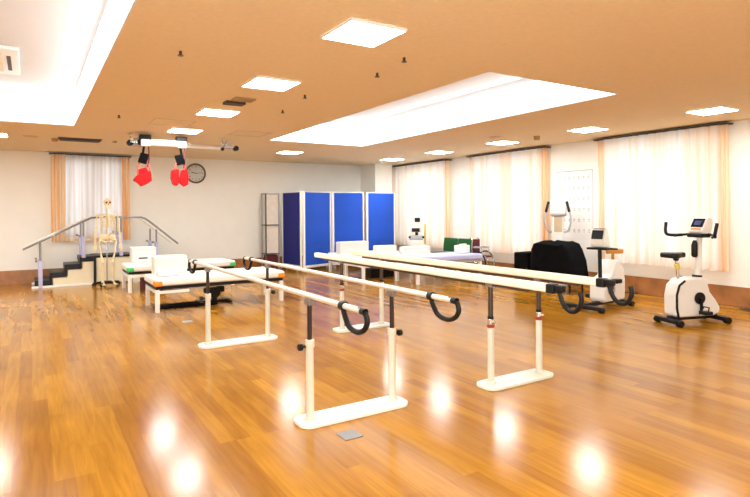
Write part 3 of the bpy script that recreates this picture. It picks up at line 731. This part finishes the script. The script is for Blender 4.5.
# ------------------------------------------------------------------ exercise bikes
def bike_upright(loc, rz, label, group):
    t = thing('exercise_bike', loc, label, 'exercise bike', rz=rz, group=group)
    b = MB().box(-0.40, -0.31, -0.18, 0.18, 0.03, 0.085).box(0.33, 0.42, -0.18, 0.18, 0.03, 0.085).box(-0.36, 0.38, -0.035, 0.035, 0.05, 0.11)
    b.build('base_frame', M['black'], t, bevel=0.012)
    for x in (-0.355, 0.375):
        for y in (-0.18, 0.18): MB().cyl((x, y - 0.03, 0.042), (x, y + 0.03, 0.042), 0.042, n=14).build('end_cap', M['black'], t)
    body = [(-0.34, 0.12), (-0.345, 0.36), (-0.31, 0.50), (-0.22, 0.575), (-0.05, 0.59), (0.10, 0.585), (0.16, 0.54), (0.20, 0.40), (0.29, 0.30), (0.36, 0.20), (0.35, 0.13), (0.26, 0.095), (-0.28, 0.095)]
    MB().prism(body, -0.10, 0.10, 'y').build('shroud', M['vinyl'], t, bevel=0.03, seg=3)
    MB().tube([(-0.30, -0.105, 0.10), (-0.325, -0.105, 0.22), (-0.325, -0.105, 0.38), (-0.285, -0.105, 0.50), (-0.20, -0.105, 0.555)], 0.014, n=8).build('shroud_trim', M['black'], t)
    for sy in (-1, 1):
        c = MB().cyl((0.02, sy * 0.10, 0.33), (0.02, sy * 0.125, 0.33), 0.075, n=28).build('crank_disc', M['black'], t, bevel=0.004)
        c2 = MB().box(0.005, 0.035, sy * 0.135 - 0.01, sy * 0.135 + 0.01, 0.33 - 0.17 * (sy < 0), 0.33 + 0.17 * (sy > 0)).build('crank_arm', M['black'], c)
        z = 0.33 + sy * 0.17
        MB().box(-0.04, 0.08, sy * 0.20 - 0.05, sy * 0.20 + 0.05, z - 0.02, z + 0.02).tube([(0.0, sy * 0.15, z + 0.01), (0.03, sy * 0.16, z + 0.07), (0.03, sy * 0.24, z + 0.07), (0.0, sy * 0.25, z + 0.01)], 0.01, n=6).build('pedal', M['black'], c, bevel=0.006)
    p = MB().cyl((-0.20, 0, 0.56), (-0.235, 0, 0.84), 0.020, n=14).build('seat_post', M['chrome'], t)
    MB().cyl((-0.21, 0, 0.70), (-0.225, 0, 0.76), 0.032, n=14).build('height_clamp', M['yellow'], p)
    sd = [(-0.14, 0.0), (-0.13, 0.10), (-0.08, 0.135), (0.0, 0.11), (0.06, 0.05), (0.15, 0.025), (0.17, 0.0), (0.15, -0.025), (0.06, -0.05), (0.0, -0.11), (-0.08, -0.135), (-0.13, -0.10)]
    MB().prism([(-0.26 + a, b_) for a, b_ in sd], 0.84, 0.905, 'z').cyl((-0.235, 0, 0.80), (-0.235, 0, 0.85), 0.035, n=12).build('saddle', M['black'], t, bevel=0.02, seg=3)
    s_ = MB().tube([(0.09, 0, 0.56), (0.11, 0, 0.75), (0.14, 0, 1.15)], [0.045, 0.038, 0.032], n=14).build('stem', M['vinyl'], t)
    MB().cyl((0.088, 0, 0.56), (0.092, 0, 0.61), 0.065, 0.055, n=16).build('stem_collar', M['black'], s_)
    MB().prism([(0.03, 0.86), (0.03, 0.99), (0.06, 1.06), (0.075, 1.0), (0.075, 0.86), (0.055, 0.83)], -0.035, 0.035, 'y').build('bottle_holder', M['black'], s_, bevel=0.01)
    h = MB().tube(smooth_path([(0.02, 0.30, 1.10), (0.10, 0.24, 1.115), (0.16, 0.14, 1.13), (0.16, 0, 1.13), (0.16, -0.14, 1.13), (0.10, -0.24, 1.115), (0.02, -0.30, 1.10)], 4), 0.016, n=10).box(0.05, 0.19, -0.12, 0.12, 1.09, 1.14).build('handlebar', M['black'], t, bevel=0.01)
    for sy in (-1, 1):
        MB().tube(smooth_path([(0.10, sy * 0.24, 1.115), (0.02, sy * 0.34, 1.11), (-0.03, sy * 0.385, 1.14), (-0.01, sy * 0.40, 1.28)], 4), 0.020, n=10).build('grip', M['black'], h)
    R = Matrix.Rotation(-0.5, 3, 'Y')
    c = MB().prism([(0.08, 1.14), (0.06, 1.17), (0.15, 1.345), (0.20, 1.355), (0.24, 1.30), (0.21, 1.16), (0.18, 1.13)], -0.115, 0.115, 'y').build('console', M['vinyl'], t, bevel=0.02)
    # display on the sloping rider side
    d = Vector((0.15 - 0.06, 0, 1.345 - 1.17)); n_ = Vector((-d.z, 0, d.x)).normalized(); q = []
    for s0, s1, yy, m, nm in ((0.30, 0.92, 0.09, M['screen'], 'display'), (0.10, 0.22, 0.075, M['tan'], 'key_panel')):
        g = MB(); a = Vector((0.06, 0, 1.17)) + d * s0; e = Vector((0.06, 0, 1.17)) + d * s1
        vs = [g.bm.verts.new(v) for v in (a + n_ * 0.004 + Vector((0, -yy, 0)), a + n_ * 0.004 + Vector((0, yy, 0)), e + n_ * 0.004 + Vector((0, yy, 0)), e + n_ * 0.004 + Vector((0, -yy, 0)))]
        vb = [g.bm.verts.new(v.co - n_ * 0.006) for v in vs]
        g.bm.faces.new(vs); g.bm.faces.new(vb[::-1])
        for k in range(4): g.bm.faces.new((vs[k], vb[k], vb[(k + 1) % 4], vs[(k + 1) % 4]))
        o = g.build(nm, m, c, smooth=False)
    a = Vector((0.06, 0, 1.17)) + d * 0.6 + n_ * 0.006
    MB().box(-0.03, 0.03, -0.05, 0.05, -0.002, 0.001, rot=Matrix.Rotation(-math.atan2(d.z, d.x), 3, 'Y')).build('lit_readout', M['bluegrey'], c, loc=a, smooth=False)
    return t
bike_upright((7.15, 3.82, 0), math.radians(-17), 'white upright exercise bike with black saddle, on its own beside the right curtain', 'exercise bikes')

def bike_second(loc, rz, label, group):
    t = thing('exercise_bike', loc, label, 'exercise bike', rz=rz, group=group)
    MB().box(-0.36, -0.27, -0.20, 0.20, 0.03, 0.085).box(0.54, 0.63, -0.27, 0.27, 0.03, 0.085).box(-0.30, 0.58, -0.035, 0.035, 0.05, 0.11).build('base_frame', M['black'], t, bevel=0.012)
    for x, yy in ((-0.315, 0.20), (0.585, 0.27)):
        for y in (-yy, yy): MB().cyl((x, y - 0.03, 0.042), (x, y + 0.03, 0.042), 0.042, n=14).build('end_cap', M['black'], t)
    body = [(-0.30, 0.10), (-0.31, 0.40), (-0.26, 0.58), (-0.16, 0.69), (-0.04, 0.71), (0.04, 0.60), (0.09, 0.48), (0.22, 0.44), (0.28, 0.34), (0.29, 0.14), (0.24, 0.09)]
    MB().prism(body, -0.12, 0.12, 'y').build('shroud', M['vinyl'], t, bevel=0.035, seg=3)
    for sy in (-1, 1):
        c = MB().cyl((0.10, sy * 0.12, 0.28), (0.10, sy * 0.14, 0.28), 0.085, n=28).build('crank_disc', M['grey'], t)
        z = 0.28 + sy * 0.13
        MB().box(0.085, 0.115, sy * 0.15 - 0.01, sy * 0.15 + 0.01, min(z, 0.28), max(z, 0.28)).box(0.03, 0.17, sy * 0.21 - 0.05, sy * 0.21 + 0.05, z - 0.03, z + 0.03).build('pedal', M['black'], c, bevel=0.008)
    MB().tube([(0.18, 0, 0.42), (0.19, 0, 0.88)], 0.028, n=14).build('stem', M['black'], t)
    MB().box(0.11, 0.28, -0.16, 0.16, 0.865, 0.895).tube(smooth_path([(0.2, 0.15, 0.88), (0.12, 0.20, 0.88), (0.06, 0.20, 0.875)], 4), 0.015, n=8).tube(smooth_path([(0.2, -0.15, 0.88), (0.12, -0.20, 0.88), (0.06, -0.20, 0.875)], 4), 0.015, n=8).build('handlebar', M['black'], t, bevel=0.01)
    c = MB().prism([(0.08, 0.90), (0.08, 0.98), (0.14, 1.17), (0.21, 1.17), (0.27, 0.97), (0.25, 0.90)], -0.11, 0.11, 'y').build('console', M['plate'], t, bevel=0.02)
    MB().box(0.235, 0.255, -0.09, 0.09, 1.02, 1.155, rot=Matrix.Rotation(-0.29, 3, 'Y')).build('display_back', M['black'], c, bevel=0.008)
    MB().box(0.145, 0.205, -0.085, 0.085, 1.165, 1.176).build('display', M['screen'], c, bevel=0.004)
    MB().prism([(-0.17 + a, b_) for a, b_ in [(-0.13, 0.0), (-0.12, 0.10), (-0.06, 0.13), (0.02, 0.10), (0.10, 0.04), (0.18, 0.02), (0.18, -0.02), (0.10, -0.04), (0.02, -0.10), (-0.06, -0.13), (-0.12, -0.10)]], 0.79, 0.86, 'z').cyl((-0.16, 0, 0.66), (-0.16, 0, 0.80), 0.022, n=12).build('saddle', M['tan'], t, bevel=0.02, seg=3)
bike_second((7.33, 5.16, 0), math.radians(184), 'white exercise bike with a tan saddle beside the black-covered machine', 'exercise bikes')

# ------------------------------------------------------------------ black covered machine and white machine behind
def cover():
    t = thing('covered_machine', (8.08, 6.9, 0), 'black cloth cover draped over a bulky machine behind the cream bars', 'covered machine')
    # draped main hump: lofted rounded rectangles (widest at the foot, soft shoulders)
    b = MB()
    secs = [(0.17, -0.72, 0.27, 0.25), (0.30, -0.72, 0.27, 0.27), (0.55, -0.68, 0.26, 0.28), (0.74, -0.60, 0.24, 0.27), (0.84, -0.52, 0.18, 0.28), (0.89, -0.40, 0.02, 0.2)]
    rings = []
    for j, (z, ya_, yb_, hx) in enumerate(secs):
        ring = []
        n = 48
        for k in range(n):
            a = 2 * PI * k / n; ca, sa = math.cos(a), math.sin(a)
            p = 0.35
            x = hx * math.copysign(abs(ca) ** p, ca); y = (ya_ + yb_) / 2 + (yb_ - ya_) / 2 * math.copysign(abs(sa) ** p, sa)
            w = 1 + 0.025 * math.sin(a * 9 + j * 0.6) * (1 - z)
            ring.append(b.bm.verts.new((x * w, y * w, z + 0.012 * math.sin(a * 5) * (z > 0.5))))
        rings.append(ring)
    for A, B in zip(rings, rings[1:]):
        for k in range(48): b.bm.faces.new((A[k], A[(k + 1) % 48], B[(k + 1) % 48], B[k]))
    b.bm.faces.new(rings[-1]); b.bm.faces.new(rings[0][::-1])
    b.build('cloth_cover', M['blackcloth'], t)
    for a_ in (-0.17, 0.17):
        for b_ in (-0.6, 0.15): MB().cyl((a_, b_, 0), (a_, b_, 0.18), 0.02, n=10).build('foot', M['black'], t)
    MB().box(-0.26, 0.20, 0.28, 0.62, 0.10, 0.66).build('side_box', M['blackcloth'], t, bevel=0.03, seg=3)
    for a_ in (-0.195, 0.145):
        for b_ in (0.345, 0.555): MB().box(a_ - 0.025, a_ + 0.025, b_ - 0.025, b_ + 0.025, 0, 0.10).build('foot', M['black'], t)
cover()
t = thing('cross_trainer', (8.60, 7.10, 0), 'white cross trainer with curved grey arms behind the black-covered machine', 'cross trainer', rz=PI + 0.55)
t.scale = (1, 1, 1.09)
MB().box(-0.12, 0.14, -0.16, 0.16, 0.0, 0.07).prism([(-0.11, 0.05), (-0.10, 0.45), (0.02, 0.55), (0.11, 0.4), (0.13, 0.05)], -0.13, 0.13, 'y').build('drive_housing', M['vinyl'], t, bevel=0.03)
MB().box(-0.06, 0.04, -0.10, 0.10, 0.50, 1.22).build('column', M['vinyl'], t, bevel=0.025)
MB().box(0.035, 0.05, -0.075, 0.075, 0.95, 1.22).build('column_panel', M['ventframe'], t, bevel=0.01)
c = MB().prism([(0.0, 1.22), (0.08, 1.27), (0.02, 1.52), (-0.07, 1.55), (-0.11, 1.40), (-0.08, 1.22)], -0.15, 0.15, 'y').build('console', M['vinyl'], t, bevel=0.03, seg=3)
MB().box(-0.02, 0.065, -0.10, 0.10, 1.32, 1.46, rot=Matrix.Rotation(-0.2, 3, 'Y')).build('display_hood', M['plate'], c, bevel=0.02)
MB().box(0.03, 0.10, -0.12, 0.12, 1.245, 1.28).build('console_tray', M['grey'], c, bevel=0.008)
for sy in (-1, 1):
    MB().tube(smooth_path([(0.05, sy * 0.12, 0.95), (0.10, sy * 0.19, 0.98), (0.12, sy * 0.24, 1.12), (0.12, sy * 0.23, 1.28), (0.10, sy * 0.17, 1.40), (0.09, sy * 0.17, 1.50)], 5), 0.018, n=10).build('moving_arm', M['grey'], t)
    MB().cyl((0.115, sy * 0.215, 1.30), (0.09, sy * 0.165, 1.48), 0.026, n=12).build('grip', M['black'], t)

# ------------------------------------------------------------------ therapy unit by the far window
t = thing('therapy_device', (8.35, 11.35, 0), 'white therapy device on a wheeled cart in front of the far curtain', 'therapy device', rz=math.radians(-128))
MB().box(-0.2, 0.2, -0.22, 0.22, 0.08, 0.14).box(-0.16, 0.16, -0.19, 0.19, 0.14, 0.72).build('cart', M['white'], t, bevel=0.02)
for a in (-1, 1):
    for b_ in (-1, 1): MB().cyl((a * 0.16, b_ * 0.18 - 0.02, 0.04), (a * 0.16, b_ * 0.18 + 0.02, 0.04), 0.04, n=14).build('caster', M['black'], t)
MB().box(-0.15, 0.15, -0.18, 0.16, 0.72, 0.84).build('control_box', M['grey'], t, bevel=0.02)
for sy in (-1, 1): MB().cyl((0.16, sy * 0.17, 0.80), (0.20, sy * 0.17, 0.80), 0.03, n=12).build('knob', M['black'], t)
MB().cyl((0, 0, 0.84), (0, 0, 0.92), 0.04, n=14).build('neck', M['black'], t)
h = MB().box(-0.12, 0.13, -0.17, 0.15, 0.93, 1.16).ball((0.0, 0.0, 1.16), 0.14, (0.9, 1.05, 0.6), 16).build('head', M['vinyl'], t, bevel=0.04, seg=3)
MB().box(0.0, 0.14, -0.05, 0.09, 1.18, 1.29).build('lens', M['black'], h, bevel=0.02)
MB().prism([(0.12, 0.93), (0.15, 0.96), (0.15, 1.02), (0.12, 1.03)], -0.12, 0.08, 'y').build('lower_window', M['black'], h)
MB().box(-0.02, 0.04, 0.19, 0.24, 0.62, 1.14).build('strap', M['yellow'], t, bevel=0.015)

# ------------------------------------------------------------------ green chairs, wheelchair
def green_chair():
    t = thing('waiting_chair', (0, 0, 0), 'x', 'chair', group='green chairs by the wall')
    MB().box(-0.24, 0.22, -0.24, 0.24, 0.38, 0.46).build('seat', M['dkgreen'], t, bevel=0.025, seg=3)
    MB().box(-0.27, -0.21, -0.245, 0.245, 0.47, 0.80, rot=Matrix.Rotation(-0.12, 3, 'Y')).build('backrest', M['dkgreen'], t, bevel=0.025, seg=3)
    for a in (-0.2, 0.18):
        for b_ in (-0.2, 0.2): MB().cyl((a, b_, 0), (a, b_, 0.39), 0.013, n=8).build('leg', M['greymetal'], t)
    for b_ in (-0.2, 0.2): MB().tube([(-0.2, b_, 0.39), (-0.24, b_, 0.5), (-0.27, b_, 0.72)], 0.012, n=8).build('back_upright', M['greymetal'], t)
    return t
g = green_chair(); index_kids()
g.location = (8.44, 9.88, 0); g.rotation_euler.z = PI
g['label'] = 'dark green chair beside the wheelchair, back to the wall'
g2 = copy_tree(g); g2.location = (8.44, 10.41, 0); g2['label'] = 'dark green chair farther from the wheelchair, towards the white therapy device'

t = thing('wheelchair', (8.44, 9.05, 0), 'folded wheelchair with a maroon back beside the lavender table', 'wheelchair', rz=-PI / 2)
for sy in (-1, 1):
    w = thing_part('wheel', t)
    ring = [(-0.02 + 0.27 * math.cos(a), sy * 0.13, 0.27 + 0.02 + 0.27 * math.sin(a)) for a in [k * 2 * PI / 32 for k in range(32)]]
    MB().tube(ring, 0.015, n=8, closed=True).build('tyre', M['black'], w)
    b = MB()
    for k in range(12):
        a = k * PI / 6
        b.cyl((-0.02, sy * 0.13, 0.29), (-0.02 + 0.26 * math.cos(a), sy * 0.13, 0.29 + 0.26 * math.sin(a)), 0.003, n=5)
    b.cyl((-0.02, sy * 0.11, 0.29), (-0.02, sy * 0.15, 0.29), 0.03, n=12)
    b.build('spokes', M['chrome'], w)
    MB().tube(smooth_path([(0.26, sy * 0.10, 0.10), (0.22, sy * 0.10, 0.45), (-0.18, sy * 0.10, 0.47), (-0.2, sy * 0.10, 0.8), (-0.28, sy * 0.10, 0.84)], 4), 0.013, n=8).build('side_frame', M['chrome'], t)
    MB().tube([(-0.18, sy * 0.1, 0.64), (0.1, sy * 0.1, 0.64), (0.12, sy * 0.1, 0.46)], 0.012, n=8).box(-0.12, 0.1, sy * 0.1 - 0.02, sy * 0.1 + 0.02, 0.64, 0.67).build('armrest', M['grey'], t)
    MB().cyl((0.26, sy * 0.1 - 0.015, 0.07), (0.26, sy * 0.1 + 0.015, 0.07), 0.07, n=16).build('caster', M['black'], t)
MB().box(-0.2, -0.17, -0.1, 0.1, 0.5, 0.82).build('backrest', M['maroon'], t, bevel=0.008)
MB().box(-0.17, 0.22, -0.09, 0.09, 0.44, 0.475).build('seat', M['maroon'], t, bevel=0.008)
o = MB().box(-0.13, 0.13, -0.13, 0.13, 0, 0.17).box(-0.13, 0.13, -0.06, 0.02, 0.17, 0.2).build('supply_box', M['vinyl'], bevel=0.015, loc=(7.95, 9.15, 0.54), rz=0.4)
tag(o, 'small white box at the right end of the lavender treatment table', 'box')

# ------------------------------------------------------------------ chart on the wall
t = thing('wall_chart', (X1, 7.0, 0.88), 'tall white paper chart with rows of faint grey characters, between two curtains', 'chart')
MB().box(-0.008, -0.001, -0.42, 0.42, 0, 1.34).build('sheet', M['paper'], t, smooth=False)
b = MB(); rnd = random.Random(3)
for row in range(6):
    z = 1.20 - row * 0.205
    for c_ in range(7):
        y = 0.33 - c_ * 0.11
        b.box(-0.010, -0.008, y - 0.028, y + 0.028, z + 0.012, z + 0.02)
        b.box(-0.010, -0.008, y - 0.004, y + 0.004, z - 0.035, z + 0.035)
        if rnd.random() < 0.7: b.box(-0.010, -0.008, y - 0.03, y + 0.02, z - 0.03, z - 0.022)
        if rnd.random() < 0.6: b.box(-0.010, -0.008, y + 0.014, y + 0.022, z - 0.03, z + 0.01)
b.build('character_rows', M['ink'], t, smooth=False)
b = MB().box(-0.009, -0.008, -0.42, 0.42, 1.325, 1.34).box(-0.009, -0.008, -0.42, -0.41, 0, 1.34).box(-0.009, -0.008, 0.41, 0.42, 0, 1.34)
b.build('chart_border', M['ink'], t, smooth=False)

# ------------------------------------------------------------------ floor fittings
o = MB().box(-0.065, 0.065, -0.065, 0.065, 0, 0.006).build('floor_socket', M['steelplate'], bevel=0.002, loc=(1.745, 3.12, 0))
tag(o, 'square grey steel floor socket cover in front of the near white base plate', 'floor socket')
o = MB().box(-0.065, 0.065, -0.065, 0.065, 0, 0.006).build('floor_socket', M['steelplate'], bevel=0.002, loc=(1.76, 7.55, 0))
tag(o, 'square grey floor socket cover near the foot of the orange-cornered table', 'floor socket')
for q, lb in (((8.86, 5.75), 'small dark floor socket by the wall between the two exercise bikes'), ((8.74, 3.86), 'small dark floor socket by the wall right of the upright bike')):
    o = MB().box(-0.06, 0.06, -0.09, 0.09, 0, 0.02).build('floor_socket', M['vent'], bevel=0.006, loc=(q[0] - 0.02, q[1], 0))
    tag(o, lb, 'floor socket')

# ------------------------------------------------------------------ light, world, camera
w = bpy.data.worlds.new('world'); scene.world = w; w.use_nodes = True
bg = w.node_tree.nodes['Background']; bg.inputs['Color'].default_value = (0.95, 0.97, 1, 1); bg.inputs['Strength'].default_value = 0.35

def area(name, loc, rot, sx, sy, e, col):
    L = bpy.data.lights.new(name, 'AREA'); L.shape = 'RECTANGLE'; L.size = sx; L.size_y = sy; L.energy = e; L.color = col
    o = bpy.data.objects.new(name, L); COL.objects.link(o); o.location = loc; o.rotation_euler = rot; return o
# the rest of the room's ceiling lighting, behind and beside the camera
for x, y in ((-2.6, 0.5), (-2.6, 6.5), (2.08, 0.2), (6.2, 0.2), (-2.6, 10.5)):
    area('room_light', (x, y, ZC - 0.03), (0, 0, 0), 1.2, 1.2, 60, (0.93, 0.99, 1.0))

# added fill to lift ceiling and walls, aimed up from behind the camera
area('bounce_flash', (-0.6, -1.2, 1.2), (math.radians(125), 0, math.radians(-35)), 1.6, 1.0, 150, (0.90, 0.99, 1.0))
cam = bpy.data.cameras.new('camera'); co = bpy.data.objects.new('camera', cam); COL.objects.link(co)
cam.sensor_width = 36; cam.lens = 550 / 750 * 36; cam.shift_y = (211.7 - 248.5) / 750; cam.clip_start = 0.05
co.matrix_world = Matrix.Translation((0, 0, 1.45)) @ Matrix.Rotation(-math.atan((375 - 31) / 550), 4, 'Z') @ Matrix.Rotation(PI / 2, 4, 'X') @ Matrix.Rotation(math.radians(-0.42), 4, 'Z')
scene.camera = co
scene.view_settings.view_transform = 'Standard'
scene.view_settings.look = 'Medium High Contrast' if False else 'None'
scene.view_settings.exposure = 0.42
